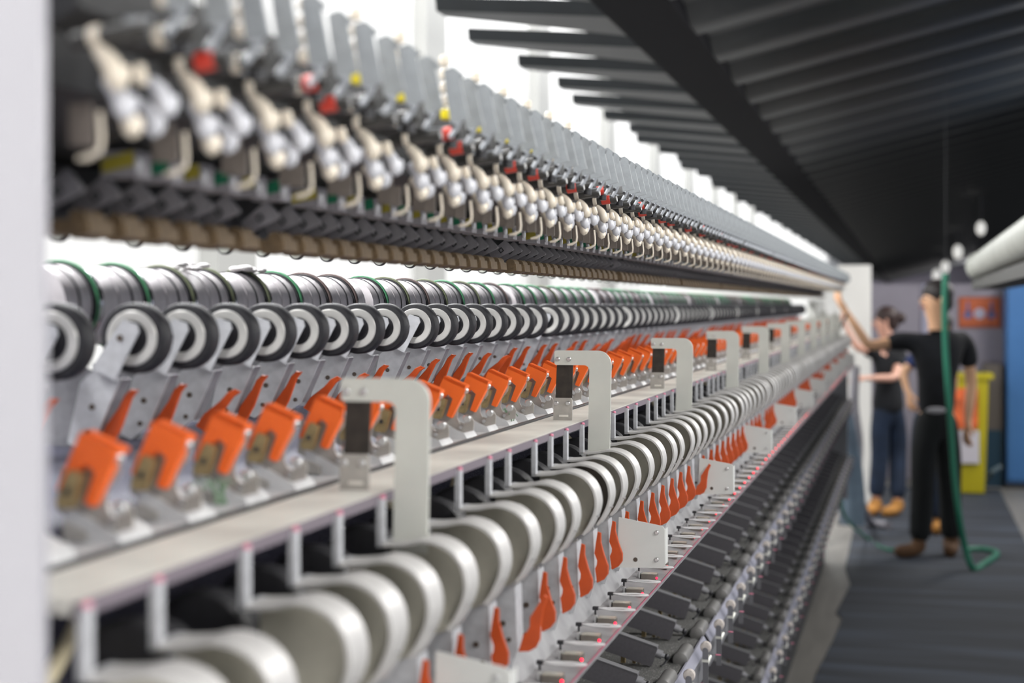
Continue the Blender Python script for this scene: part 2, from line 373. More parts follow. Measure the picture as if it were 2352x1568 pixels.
# --- nip rollers with arm and orange lever
RX, RZ = -.631, 1.572
arm_up = sc([(-.6519, 1.5872), (-.6385, 1.5832), (-.6368, 1.5769), (-.6595, 1.5354), (-.6817, 1.5456)])
arm_lo = sc([(-.6595, 1.5354), (-.6823, 1.4869), (-.700, 1.475), (-.7100, 1.480), (-.6977, 1.5327), (-.6817, 1.5456)])
arm_back = sc([(-.672, 1.5354), (-.700, 1.4700), (-.745, 1.4700), (-.745, 1.545), (-.70, 1.545)])
lev = sc([(-.6485, 1.5262), (-.6535, 1.5258), (-.6595, 1.5205), (-.6650, 1.5100), (-.6775, 1.4935), (-.6830, 1.480), (-.6740, 1.478), (-.6640, 1.4952), (-.6580, 1.5110), (-.6545, 1.5200)])
pins = sc([(-.6544, 1.5717), (-.6862, 1.5114), (-.69, 1.49)])
def roller(tilt):
    L = lev
    if tilt:
        c = lev[5]; ca, sa = math.cos(tilt), math.sin(tilt)
        L = [(c[0] + (x - c[0]) * ca + (z - c[1]) * sa, c[1] - (x - c[0]) * sa + (z - c[1]) * ca) for x, z in lev]
    inner = [(p[0] * .45 + L[4][0] * .55, p[1] * .45 + L[4][1] * .55) for p in L[2:9]]
    return [('tyre', MB().lathe([(.0, .0235), (.0005, .0285), (.003, .0300), (.0155, .0300), (.018, .0285), (.018, .010)], (RX, 0, RZ), seg=40), M['rubber'], None),
            ('rim', MB().lathe([(-.0005, .0145), (-.0012, .0160), (-.0012, .0225), (.0015, .0245), (.006, .0245), (.006, .0145)], (RX, 0, RZ), seg=40, cap=False), M['alu'], None),
            ('hub', MB().lathe([(-.0005, .004), (.0008, .0150), (.004, .0150)], (RX, 0, RZ), seg=24), M['dark'], None),
            ('axle', MB().cyl((RX, -.006, RZ), .0045, .012, seg=12), M['hole'], None),
            ('arm', MB().prism(arm_up, -.0085, -.0065).add([(arm_up[3][0], -.0085, arm_up[3][1]), (arm_up[4][0], -.0085, arm_up[4][1]), (arm_lo[5][0], .002, arm_lo[5][1] - .002), (arm_lo[0][0], .002, arm_lo[0][1] - .002)], [(0, 1, 2, 3)]).prism(arm_lo, .001, .003), M['steel'], None),
            ('back_plate', MB().prism(arm_back, .012, .014), M['steel_dim'], None),
            ('rivet', MB().cyl((pins[0][0], -.0095, pins[0][1]), .0028, .002, seg=12).cyl((pins[1][0], 0, pins[1][1]), .0026, .002, seg=12).cyl((pins[2][0], 0, pins[2][1]), .0022, .002, seg=12), M['hole'], 'arm'),
            ('flange', MB().prism(sc([(-.6595, 1.5354), (-.6823, 1.4869), (-.6840, 1.4875), (-.6612, 1.5362)]), .003, .020), M['steel_dim'], 'arm'),
            ('lever', MB().prism(L, .010, .0125).tube([(x, .0112, z) for x, z in L], .0016, 6, True), M['orange_lever'], None)]
RO = [Row('pinch_roller', 'roller', (RX, 0, RZ - .03), roller(t)) for t in (0, .10, .28, -.05)]
n = 0
for i, y in enumerate(positions(1.1965, .0925, lo=.93)):
    if not inframe(RX, y, RZ): continue
    n += 1
    t = [0, 0, 0, 0, 2, 0, 0, 2, 2, 1, 2, 1, 0, 0, 1, 2][i % 16]
    RO[t].place(y, 'black-tyred pinch roller on steel arm with orange lever, %s from the near end panel' % ordinal(n), 'pinch rollers along the drum shaft')
# --- orange clip units
clip = [(-.491, 1.522), (-.4668, 1.5117), (-.4675, 1.5054), (-.4827, 1.4766), (-.4882, 1.479), (-.4813, 1.4975), (-.4868, 1.5025), (-.4938, 1.4972), (-.5014, 1.4843), (-.507, 1.4867)]
plate = [(-.5100, 1.500), (-.5130, 1.4720), (-.4985, 1.4640), (-.4771, 1.4585), (-.4606, 1.4628), (-.4600, 1.4729), (-.4640, 1.4790), (-.4716, 1.4690), (-.4760, 1.4700), (-.4790, 1.4760), (-.4780, 1.4860), (-.4700, 1.4960), (-.4690, 1.5080), (-.4740, 1.5080), (-.480, 1.50)]
def clipunit():
    return [('mount_plate', MB().prism(plate, .006, .0075).prism([(-.4985, 1.4640), (-.49, 1.4605), (-.49, 1.455), (-.505, 1.455), (-.505, 1.466)], .0, .0075), M['grey_plate'], None),
            ('orange_clip', MB().prism(clip, -.004, .004).prism([clip[0], clip[1], (clip[1][0] - .001, clip[1][1] - .003), (clip[0][0] - .001, clip[0][1] - .003)], -.004, .014), M['orange'], None),
            ('brass_fitting', MB().prism([(-.4945, 1.4995), (-.4865, 1.4965), (-.4915, 1.4790), (-.4935, 1.4760), (-.5020, 1.4770), (-.5030, 1.4810)], -.012, -.003), M['brass'], None),
            ('square_socket', MB().box(-.4968, -.4935, -.0125, -.0118, 1.4850, 1.4890), M['dark'], 'brass_fitting'),
            ('guide_knob', MB().lathe([(0, .0035), (.001, .0045), (.003, .0045), (.004, .003)], (-.4655, -.004, 1.4760), seg=14).lathe([(0, .0028), (.003, .0035), (.005, .0035)], (-.4685, -.002, 1.5065), seg=12).cyl((-.4740, .003, 1.466), .002, .003, seg=10), M['screw'], None)]
CU = Row('clip_unit', 'thread clip', (-.487, 0, 1.455), clipunit())
n = 0
for y in positions(1.265, .0950, lo=.80):
    if not inframe(-.487, y, 1.50): continue
    n += 1
    CU.place(y, 'bright orange slotted clip on grey plate with brass fitting, %s from the near end panel' % ordinal(n), 'orange clips behind the cream rail')
# --- hook brackets
BY = [1.177 + SEC * k for k in range(0, 11)]
arc = lambda cx, cz, r, a0, a1, n: [(cx + r * math.cos(math.radians(a0 + (a1 - a0) * k / n)), cz + r * math.sin(math.radians(a0 + (a1 - a0) * k / n))) for k in range(n + 1)]
brk = [(-.4350, 1.5235), (-.3985, 1.5235)] + arc(-.3985, 1.5165, .007, 90, 0, 5)[1:] + [(-.3938, 1.405), (-.3655, 1.405)] + arc(-.3810, 1.5245, .0175, 0, 90, 8) + arc(-.4340, 1.5390, .003, 90, 180, 3) + arc(-.4340, 1.5265, .003, 180, 270, 3)
BR = Row('hook_bracket', 'bracket', (-.38, 0, 1.405), [
    ('hook_arm', MB().prism(brk, -.002, .002), M['bracket'], None),
    ('dark_plate', MB().prism([(-.4345, 1.5250), (-.4135, 1.5250), (-.4150, 1.4790), (-.4365, 1.4790)], .002, .0045), M['black_plate'], None),
    ('foot_plate', MB().prism([(-.4385, 1.4790), (-.4370, 1.4815), (-.4155, 1.4815), (-.4140, 1.4790), (-.4140, 1.4530), (-.4385, 1.4530)], -.001, .0018), M['grey_plate'], None),
    ('slot', MB().box(-.431, -.419, -.0016, -.0009, 1.4575, 1.4600), M['white_paint'], 'foot_plate'),
    ('top_screw', MB().cyl((-.4325, -.0040, 1.5310), .0030, .003, seg=12, bev=.0008).cyl((-.4180, -.0040, 1.5310), .0030, .003, seg=12, bev=.0008), M['screw'], None),
    ('foot_screw', MB().cyl((-.4345, -.0030, 1.4745), .0030, .003, seg=12, bev=.0008).cyl((-.4195, -.0030, 1.4745), .0030, .003, seg=12, bev=.0008), M['screw'], None)])
for k, y in enumerate(BY):
    if y > YEND: break
    tag(BR.near(y) if y < 6 else BR.distant(y), 'grey hook-shaped bracket standing on the cream rail, %s from the near end panel' % ordinal(k + 1), 'bracket', 'hook brackets on the rail')
# --- curved guards
core = [(-.3975, 1.4135), (-.388, 1.4138), (-.3761, 1.4150), (-.3680, 1.4170), (-.3608, 1.4177), (-.3520, 1.4162), (-.3425, 1.4122), (-.3350, 1.4050), (-.3302, 1.3960), (-.3282, 1.3846), (-.3295, 1.3750), (-.3325, 1.3670), (-.3370, 1.3580), (-.3425, 1.3500)]
fill = [(-.3960, 1.4130)] + [(p.x, p.y) for p in smooth([Vector(c) for c in core[1:]], 3)] + [(-.356, 1.342), (-.380, 1.338), (-.396, 1.350)]
def guard(disc):
    return [('band', MB().strip([(p.x, p.y) for p in smooth([Vector(c) for c in core], 4)], 0, .034, .0024), M['hoop'], None),
            ('leg', MB().box(-.4000, -.3952, .0, .009, 1.4125, 1.4500).box(-.4000, -.3952, 0, .034, 1.4120, 1.4150), M['steel'], None),
            ('disc', MB().prism([(x * .985 - .0060, z * .985 + .0205) for x, z in fill], .024, .031), disc, None),
            ('screw', MB().cyl((-.3305, .016, 1.3700), .0016, .0035, (1, 0, -.35), 8), M['screw'], 'band'),
            ('pink_tie', MB().ell((-.3962, .004, 1.4505), (.0025, .004, .002), seg=8, rings=6), M['pink'], 'leg')]
HG = [Row('curved_guard', 'guard', (-.365, 0, 1.345), guard(M[d])) for d in ('disc', 'disc_dark')]
n = 0
hoffs = [-.023, .085, .194, .30, .377, .494, .574, .657]
for i, y in enumerate(positions(1.177, 0, lo=.66, offs=hoffs)):
    if not inframe(-.36, y + .03, 1.40, 40): continue
    n += 1
    dk = (n % 16) in (12,)
    HG[1 if dk else 0].place(y, 'curved metal guard with %s disc under the rail, %s from near end' % ('brown' if dk else 'beige', ordinal(n)), 'curved guards below the rail')
# --- black wheels behind the guards
KX, KZ = -.436, 1.384
KW = Row('rubber_wheel', 'wheel', (KX, 0, KZ - .035), [
    ('tyre', MB().lathe([(0, .0280), (.001, .0335), (.004, .0350), (.018, .0350), (.021, .0335), (.021, .01)], (KX, 0, KZ), seg=32).lathe([(.034, .0), (.034, .028), (.036, .030), (.042, .030), (.044, .028), (.044, 0)], (KX, 0, KZ), seg=32), M['rubber'], None),
    ('face', MB().lathe([(.0025, .004), (.0025, .0285)], (KX, 0, KZ), seg=32), mat('grey_wheel_face', (.16, .165, .17), .4, .4), None),
    ('axle', MB().cyl((KX, -.004, KZ), .006, .010, seg=12), M['steel_dim'], None)])
n = 0
for y in positions(1.215, .0945, lo=.72):
    if not inframe(KX, y, KZ): continue
    n += 1
    KW.place(y, 'black rubber wheel half hidden behind the curved guards, %s from the near end panel' % ordinal(n), 'rubber wheels behind the curved guards', 3.0)
# cream straps and pale boxes under the rail, one to a section
for k in range(-1, 10):
    y = 1.38 + k * SEC
    pts = []
    for j in range(15):
        t = j / 14; pts.append((-.470 + .018 * math.sin(t * math.pi), y - .02 + .27 * t, 1.430 - .055 * math.sin(math.pi * t) ** .8 + .010 * t))
    m = MB()
    for a, b in zip(pts, pts[1:]):
        m.add([a, b, (b[0] - .001, b[1], b[2] + .010), (a[0] - .001, a[1], a[2] + .010), (a[0] - .004, a[1], a[2]), (b[0] - .004, b[1], b[2]), (b[0] - .005, b[1], b[2] + .010), (a[0] - .005, a[1], a[2] + .010)],
              [(0, 1, 2, 3), (7, 6, 5, 4), (0, 4, 5, 1), (2, 6, 7, 3)])
    tag(m.obj('cream_strap', M['cream'], None, (-.47, y, 1.43)), 'cream flexible strap sagging under the rail, %s from the near end panel' % ordinal(k + 2), 'strap', 'cream straps under the rail')
    tag(MB().prism([(-.498, 1.442), (-.474, 1.442), (-.478, 1.412), (-.498, 1.412)], y + .02, y + .15).obj('terminal_box', M['tray'], None, (-.49, y, 1.412)),
        'pale grey box under the rail above the cream strap, %s from the near end' % ordinal(k + 2), 'box', 'pale boxes under the rail')
# --- lower plates with orange levers
low_lev = [(-.3522, 1.3335), (-.3490, 1.3330), (-.3490, 1.3223), (-.3449, 1.3075), (-.3402, 1.2949), (-.3404, 1.2863), (-.3450, 1.2800), (-.3530, 1.2757), (-.3541, 1.2847), (-.3552, 1.2911), (-.3530, 1.2960), (-.3527, 1.3008), (-.3560, 1.3092), (-.3541, 1.3221)]
def lower_unit(tilt):
    L = low_lev
    if tilt:
        c = (-.352, 1.277); ca, sa = math.cos(tilt), math.sin(tilt)
        L = [(c[0] + (x - c[0]) * ca + (z - c[1]) * sa, c[1] - (x - c[0]) * sa + (z - c[1]) * ca) for x, z in low_lev]
    return [('mount_plate', MB().prism([(-.3985, 1.335), (-.3584, 1.335), (-.3563, 1.275), (-.362, 1.256), (-.400, 1.256)], .004, .0055).prism([(-.3600, 1.335), (-.3584, 1.335), (-.3563, 1.275), (-.3579, 1.275)], .0055, .030), M['steel'], None),
            ('rivet', MB().cyl((-.3700, .0025, 1.300), .0027, .002, seg=10).cyl((-.3640, .0025, 1.285), .0022, .002, seg=10), M['hole'], 'mount_plate'),
            ('clasp', MB().prism([(-.372, 1.333), (-.357, 1.3365), (-.357, 1.3395), (-.372, 1.336)], .0, .004), M['screw'], None),
            ('lever', MB().prism(L, -.001, .001).tube([(x, 0, z) for x, z in L[:8]], .0013, 6), M['orange_lever'], None)]
LU = [Row('lever_unit', 'lever', (-.365, 0, 1.256), lower_unit(t)) for t in (0, .42)]
n = 0
for i, y in enumerate(positions(1.332, .0945, lo=.9)):
    if not inframe(-.352, y, 1.30): continue
    n += 1
    LU[1 if n % 13 == 4 else 0].place(y, 'slender curved orange lever on lower steel plate, %s from the near end' % ordinal(n), 'orange levers above the sensor ledge')
# --- white bracket plates
WP = Row('white_bracket_plate', 'bracket plate', (-.32, 0, 1.27), [
    ('plate', MB().prism([(-.3470, 1.3370), (-.2965, 1.3285), (-.2915, 1.3270), (-.2900, 1.3240), (-.2895, 1.2800), (-.2915, 1.2765), (-.350, 1.2748)], -.0012, .0012), mat('white_plate', (.74, .75, .73), .45, 0, .04, 20), None),
    ('return_flange', MB().box(-.2905, -.2890, .0, .020, 1.281, 1.324), mat('white_plate', (.68, .69, .67)), 'plate'),
    ('screw', MB().cyl((-.2997, -.0040, 1.3199), .0027, .003, seg=12, bev=.0008).cyl((-.2997, -.0040, 1.2865), .0027, .003, seg=12, bev=.0008), M['screw'], 'plate'),
    ('hole', MB().cyl((-.3262, -.0016, 1.2855), .0028, .001, seg=12), M['hole'], 'plate')])
for k in range(0, 11):
    y = 1.140 + k * SEC
    if y > YEND: break
    tag(WP.near(y) if y < 5 else WP.distant(y), 'white bracket plate with two screws beside the orange levers, %s from the near end' % ordinal(k + 1), 'bracket plate', 'white plates on the sensor ledge')
# --- sensors
SE = Row('yarn_sensor', 'sensor', (-.335, 0, 1.235), [
    ('block', MB().box(-.3430, -.3225, -.006, .008, 1.2345, 1.2430), mat('nickel_block', (.24, .215, .19), .35, .5, .1, 80), None),
    ('top_face', MB().box(-.3425, -.3230, -.0055, .0075, 1.2430, 1.2438), mat('lit_nickel', (.80, .78, .66), .25, .7), 'block'),  # top of the block coloured paler, as if lit from above
    ('post', MB().cyl((-.3465, -.001, 1.2360), .0028, .0095, (0, 0, 1), 10), M['screw'], None),
    ('red_light', MB().ell((-.3222, -.0065, 1.2385), (.0016, .0016, .0016), seg=10, rings=8), M['led'], None),
    ('yarn_finger', MB().tube([(-.3500, .026, 1.2480), (-.335, .0245, 1.2472), (-.318, .024, 1.2474), (-.3065, .025, 1.2480), (-.3050, .026, 1.2482), (-.3065, .027, 1.2486), (-.320, .028, 1.2492), (-.335, .0275, 1.2488)], .0011, 6, True), mat('white_wire', (.85, .85, .86), .3), None),
    ('black_clip', MB().box(-.3545, -.3480, .023, .029, 1.2465, 1.2500).box(-.3525, -.3505, .025, .027, 1.239, 1.2475), M['dark'], None)])
n = 0
for y in positions(1.289, .0945, lo=.9):
    if not inframe(-.32, y, 1.24): continue
    n += 1
    SE.place(y, 'nickel yarn sensor with glowing red light and pointed finger, %s from the near end' % ordinal(n), 'sensors on the grey ledge')
# --- tiers of charcoal blocks with traverse parts
boxp = [(-.4688, 1.068), (-.3929, 1.0454), (-.4039, 1.0148), (-.4813, 1.0385)]
TIER = .345
def rect(c, d, w):  # helper: rounded prism poly
    return [(c[0] + x, c[1] + z) for x, z in d]
def takeup():
    return [('block', MB().prism([(-.4680, 1.0690), (-.3935, 1.0470), (-.3925, 1.0445), (-.4025, 1.0160), (-.4050, 1.0150), (-.4805, 1.0370), (-.4815, 1.0395), (-.4710, 1.0675)], 0, .014), M['charcoal'], None),
            ('lid_edge', MB().prism([(-.4690, 1.0705), (-.3925, 1.0478), (-.3929, 1.0468), (-.4693, 1.0693)], -.001, .016), mat('lid_grey', (.20, .20, .21), .5), 'block'),
            ('end_cap', MB().prism([(-.4735, 1.0650), (-.4700, 1.0680), (-.4815, 1.0385), (-.4850, 1.0400)], .002, .014).prism([(-.4900, 1.0590), (-.474, 1.0640), (-.480, 1.0450), (-.494, 1.0430)], .010, .03), M['dark'], 'block'),
            ('end_stud', MB().cyl((-.3960, .012, 1.0350), .0070, .010, (1, 0, -.3), 12).cyl((-.3880, .012, 1.0320), .0040, .006, (1, 0, -.3), 8), M['steel_dim'], None),
            ('pivot', MB().ell((-.3790, .012, 1.0290), (.0045, .0045, .0055), seg=10, rings=8).tube([(-.379, .012, 1.025), (-.383, .006, 1.019), (-.387, 0, 1.0168)], .0016, 6), M['dark'], None),
            ('linkage', MB().box(-.455, -.448, .014, .022, 1.0152, 1.034).box(-.436, -.431, .014, .020, 1.0152, 1.026).cyl((-.425, .018, 1.0152), .003, .02, (0, 0, 1), 8), M['brass'], None),
            ('guide_roller', MB().lathe([(0, .0110), (.0008, .0122), (.078, .0122), (.080, .0110)], (-.3600, .030, 1.0210), seg=24), mat('dark_roller', (.24, .235, .23), .45, .3, .1, 60), None)]
TU = Row('winding_block', 'winding unit', (-.43, 0, 1.0), takeup())
def feltpin():
    return [('felt_roller', MB().lathe([(0, .0060), (.001, .0088), (.005, .0096), (.012, .0090), (.016, .0060)], (-.3280, 0, 1.0270), seg=18), M['fuzz'], None),
            ('hub', MB().prism(arc(-.3280, 1.0225, .0048, 0, 180, 8) + [(-.3328, 1.0080), (-.3232, 1.0080)], -.003, .0), mat('slate_hub', (.20, .20, .22), .4, .3), None),
            ('post', MB().box(-.3325, -.3235, .0, .004, .955, 1.010), mat('grey_post', (.17, .17, .185), .45, .3), None),
            ('foil_tab', MB().box(-.3335, -.3225, -.002, .0, 1.003, 1.009).cyl((-.328, .004, .998), .0045, .030, (.1, 1, .25), 10), mat('bright_foil', (.80, .80, .74), .35, .4), None),
            ('pin', MB().tube([(-.3230, -.001, 1.0160), (-.3110, -.001, 1.0165)], .0008, 6), M['screw'], None),
            ('pink_tip', MB().ell((-.3070, -.001, 1.0165), (.0055, .0014, .0014), seg=8, rings=6), M['pink'], 'pin')]
FP = Row('felt_roller_post', 'yarn guide', (-.328, 0, .955), feltpin())
for tier in range(2):
    dz = -TIER * tier; n = 0; word = ['upper', 'middle', 'lowest'][tier]
    for y in positions(2.72 - SEC * 2, .190, 4, lo=1.0):
        if not inframe(-.39, y, 1.03 + dz) : continue
        n += 1
        o = TU.place(y, 'charcoal winding block of the %s tier beside a dark roller, %s from the near end' % (word, ordinal(n)), 'winding blocks of the %s tier' % word, 3.6 - tier)
        o.location.z += dz
    n = 0
    for y in positions(2.62 - SEC * 2, .190, 4, lo=1.0):
        if not inframe(-.32, y, 1.03 + dz) : continue
        n += 1
        o = FP.place(y, 'white felt roller on grey post of the %s tier, %s from the near end' % (word, ordinal(n)), 'felt rollers of the %s tier' % word, 3.6 - tier)
        o.location.z += dz
    n = 0
    for s in range(-2, 10):
        a = 2.777 + s * SEC; b = a + SEC - .018
        b = min(b, YEND + .05)
        if b - a < .1 or b < 1.3: continue
        n += 1
        e = tag(empty('traverse_shelf', (-.38, a, .985 + dz)), 'lint-covered shelf with pale lavender edge strip, %s tier, %s section from the near end' % (word, ordinal(n)), 'shelf', 'lint-covered shelves')
        bs = (-.38, a, .985)
        MB().prism([(-.515, 1.012), (-.362, 1.015), (-.350, 1.008), (-.350, .985), (-.515, .985)], a, b).obj('shelf_plate', M['lint'], e, bs)
        MB().prism([(-.3505, 1.0185), (-.3475, 1.0185), (-.3385, 1.0030), (-.3405, 1.0020)], a + .004, b - .004).obj('edge_strip', M['lavender'], e, bs)
        MB().box(-.350, -.340, a, b, .960, 1.002).obj('skirt', M['steel_dim'], e, bs)
member('base_skirt', MB().box(-.60, -.50, Y0, Y1, 0, .40), M['body'], 'dark skirt at the foot of the machine above the pale floor strip', 'machine housing')
# --- small wheels under the upper housing
WX, WZ = -.650, 1.6585
SW = Row('idler_wheel', 'wheel', (WX, 0, WZ - .009), [
    ('groove_rim', MB().lathe([(0, .0078), (.001, .0092), (.003, .0084), (.005, .0092), (.006, .0078)], (WX, 0, WZ), seg=28), mat('dark_rim', (.10, .10, .11), .35, .5), None),
    ('face', MB().lathe([(-.0006, .0020), (-.0006, .0074), (.0, .0076)], (WX, 0, WZ), seg=24), M['wheelface'], None),
    ('hub', MB().cyl((WX, -.0025, WZ), .0020, .003, seg=10), M['screw'], None),
    ('yoke', MB().box(WX - .002, WX + .002, .006, .008, WZ - .001, WZ + .020), M['dark'], None)])
n = 0
for y in positions(1.235, .0930, lo=.95):
    if not inframe(WX, y, WZ): continue
    n += 1
    SW.place(y, 'small pale idler wheel hanging under the dark upper housing, %s from the near end' % ordinal(n), 'idler wheels under the upper housing', 3.2)
# --- tiles (two to a position)
TL = Row('slate_tile', 'machine tile', (-.51, 0, 1.645), [
    ('tile_plate', MB().prism([(-.5244, 1.6671), (-.5031, 1.6840), (-.4925, 1.6716), (-.4935, 1.6700), (-.5190, 1.6578), (-.5205, 1.6585)], 0, .006), M['tile'], None),
    ('square_socket', MB().prism([(-.5125, 1.6708), (-.5080, 1.6745), (-.5042, 1.6700), (-.5087, 1.6663)], -.0006, .0), M['dark'], 'tile_plate'),
    ('socket_core', MB().prism([(-.5105, 1.6707), (-.5080, 1.6727), (-.5062, 1.6701), (-.5085, 1.6681)], -.0010, -.0006), M['steel_dim'], 'tile_plate'),
    ('brown_foot', MB().prism([(-.5300, 1.6530), (-.4900, 1.6530), (-.4890, 1.6440), (-.4990, 1.6415), (-.5150, 1.6450), (-.5280, 1.6430)], .004, .034), M['brown'], None),
    ('rounded_stub', MB().cyl((-.4970, .003, 1.6530), .0062, .024, seg=14), M['brown'], None)])
CH = [Row('circuit_block', 'circuit block', (-.47, 0, 1.68), [
    ('block', MB().box(-.490, -.466, 0, .020, 1.6800, 1.6960), M['tile'], None),
    ('coloured_label', MB().prism([(-.4890, 1.6910), (-.4680, 1.6960), (-.4665, 1.6870), (-.4890, 1.6825)], -.001, .0), M[c], None),
    ('silver_lug', MB().ell((-.4635, -.002, 1.6870), (.0025, .002, .0045), seg=8, rings=6), M['steel'], None)]) for c in ('pcb_green', 'pcb_yellow')]
n = 0
for y in positions(1.180, .0465, 16, lo=.70):
    if not inframe(-.505, y, 1.67): continue
    n += 1
    TL.place(y, 'slate grey tile with square socket, %s from near end' % ordinal(n), 'slate tiles along the upper housing', 2.6)
    CH[n % 2].place(y + .02, '%s-labelled circuit block above tiles, %s from near end' % (['green', 'yellow'][n % 2], ordinal(n)), 'circuit blocks above the slate tiles', 2.2)
# --- guide heads
def tusk(top, bot, r, bend=.003, y=0.):
    a = Vector((top[0], y, top[1])); b = Vector((bot[0], y - .002, bot[1])); pts = []; rr = []
    for j in range(8):
        t = j / 7; p = a.lerp(b, t); side = Vector((b.z - a.z, 0, -(b.x - a.x))).normalized()
        pts.append(p + side * (bend * math.sin(math.pi * t))); rr.append(r * (.8 + .35 * math.sin(math.pi * t * .8)) if j < 7 else r * .45)
    pts.append(pts[-1] + (pts[-1] - pts[-2]).normalized() * r * .25); rr.append(r * .1)
    return pts, rr
def axis_cyl(m, x0, x1, z, r, y, sl=.14):
    return m.cyl((x0, y, z + (x0 + .40) * sl), r, (x1 - x0) * math.hypot(1, sl), (1, 0, sl), 14, r * .12)
def head(beads, red, var):
    H = .0465; P_ = []
    for i, o in enumerate((0, H)):
        d = .0015 * i
        P_.append(('upright_plate', MB().prism([(-.3580, 1.7866 - d), (-.3500, 1.7890 - d), (-.3460, 1.7862 - d), (-.3440, 1.7838 - d), (-.3445, 1.7800 - d), (-.3400, 1.7584), (-.3372, 1.7470), (-.3520, 1.7440), (-.3560, 1.7700)], o, o + .0022).prism([(-.3450, 1.7845 - d), (-.3425, 1.7828 - d), (-.3440, 1.7790 - d), (-.3455, 1.7800 - d)], o + .001, o + .006), M['upright'], None))
        P_.append(('eye_guide', MB().ell((-.3490, o + .012, 1.7500), (.0042, .0040, .0050), seg=10, rings=8).tube([(-.3490, o + .012, 1.747), (-.3505, o + .008, 1.740), (-.354, o + .004, 1.733)], [.0030, .0024, .0020], 8), mat('eye_grey', (.30, .32, .35), .4), None))
        P_.append(('eye_hole', MB().cyl((-.3512, o + .0030, 1.7425), .0019, .0052, seg=10), M['dark'], 'eye_guide'))
        P_.append(('black_cup', MB().cyl((-.3650, o, 1.7375), .0046, .0085, (0, 0, -1), 14, .0006).cyl((-.3650, o, 1.7385), .0032, .003, (0, 0, 1), 12), M['dark'], None))
        P_.append(('cup_bracket', MB().box(-.3715, -.3570, o - .006, o - .0045, 1.7385, 1.7405).box(-.3715, -.3697, o - .006, o - .0045, 1.7320, 1.7405), mat('eye_grey', (.30, .32, .35), .4), 'black_cup'))
    # long horizontal cylinders
    rod = mat('black_rod_gloss', (.045, .044, .042), .3)
    a = MB(); axis_cyl(a, -.4000, -.3590, 1.7300, .0050, -.004); P_.append(('black_rod', a, rod, None))
    a = MB(); axis_cyl(a, -.3980, -.3560, 1.7360, .0050, .042); P_.append(('rear_black_rod', a, rod, None))
    a = MB(); axis_cyl(a, -.3900, -.3845, 1.7300, .0060, -.004); P_.append(('ivory_collar', a, M['ivory'], 'black_rod'))
    a = MB(); axis_cyl(a, -.3790, -.3735, 1.7360, .0059, .042); P_.append(('rear_ivory_collar', a, M['ivory'], 'rear_black_rod'))
    if red:
        a = MB()
        if red == 1: axis_cyl(a, -.3790, -.3675, 1.7300, .0057, -.004)
        else: axis_cyl(a, -.3720, -.3620, 1.7360, .0057, .042)
        P_.append(('red_band', a, M['red'], 'black_rod' if red == 1 else 'rear_black_rod'))
    def finger(x, z, y, r, L=1.):
        m = MB().tube(*tusk((x, z), (x + .0105 * L, z - .0200 * L), r, -.0028, y), 10)
        m.tube([(x + .0085 * L, y + .001, z - .0175 * L), (x + .0120 * L, y + .001, z - .0165 * L), (x + .0138 * L, y + .001, z - .0125 * L), (x + .0142 * L, y + .001, z - .0080 * L)], [r * .75, r * .7, r * .62, r * .4], 8)
        return m
    P_.append(('ivory_finger', finger(-.3850, 1.7250, -.006, .0046), M['ivory'], None))
    P_.append(('small_finger', MB().tube(*tusk((-.3670, 1.7180), (-.3640, 1.7085), .0030, .001, .002), 8), M['ivory'], None))
    P_.append(('upper_white_finger', finger(-.3895, 1.7130, .010, .0046), M['porcelain'], None))
    P_.append(('middle_white_finger', finger(-.3860, 1.7175, .050, .0044, .95), M['porcelain'], None))
    P_.append(('lower_ivory_finger', finger(-.3935, 1.7030, .028, .0042, .85), M['ivory'], None))
    P_.append(('lower_white_finger', finger(-.3990, 1.7080, .062, .0042, .9), M['porcelain'], None))
    P_.append(('beige_plate', MB().box(-.4060, -.3970, .010, .012, 1.6800, 1.6960), mat('beige_metal', (.22, .19, .165), .45, .3, .1, 60), None))
    P_.append(('small_plate', MB().box(-.4250, -.4120, .034, .036, 1.6830, 1.7050), mat('beige_metal', (.22, .19, .165)), None))
    P_.append(('wire_hook', MB().tube([(-.3900, .004, 1.6960), (-.3885, .003, 1.6820), (-.3890, .002, 1.6765), (-.3940, .001, 1.6735), (-.4000, .0, 1.6725)], [.0014, .0012, .0014, .0018, .0010], 8), M['ivory'], None))
    if beads:
        b = MB()
        for j in range(4): b.lathe([(0, .0028), (.0012, .0042), (.0070, .0042), (.0085, .0028)], (-.3610 - .0003 * j, .016, 1.7600 + .0108 * j), (0, 0, 1), 12)
        P_.append(('ivory_beads', b, M['ivory'], None))
        P_.append(('yellow_bead', MB().lathe([(0, .0030), (.0012, .0044), (.0072, .0044), (.0085, .0030)], (-.3606, .016, 1.7490), (0, 0, 1), 12), M['yellow'] if beads == 1 else M['ivory'], None))
    return P_
HV = {}
n = 0
for i, y in enumerate(positions(1.195, .0945, lo=.66)):
    if not inframe(-.37, y, 1.72, 160): continue
    n += 1
    beads = (1 if n in (4, 5, 6, 7, 8, 9) else (2 if n < 12 else 0)); red = [1, 0, 1, 2, 1, 0, 2, 1, 0, 1][n % 10]
    key = (beads, red)
    if key not in HV: HV[key] = Row('yarn_guide_unit', 'guide unit', (-.385, 0, 1.67), head(beads, red, 0))
    HV[key].place(y, 'upper guide head with ivory and white fingers%s, %s from the near end' % (' and red band' if red else '', ordinal(n)), 'guide heads along the top of the machine', 3.3)
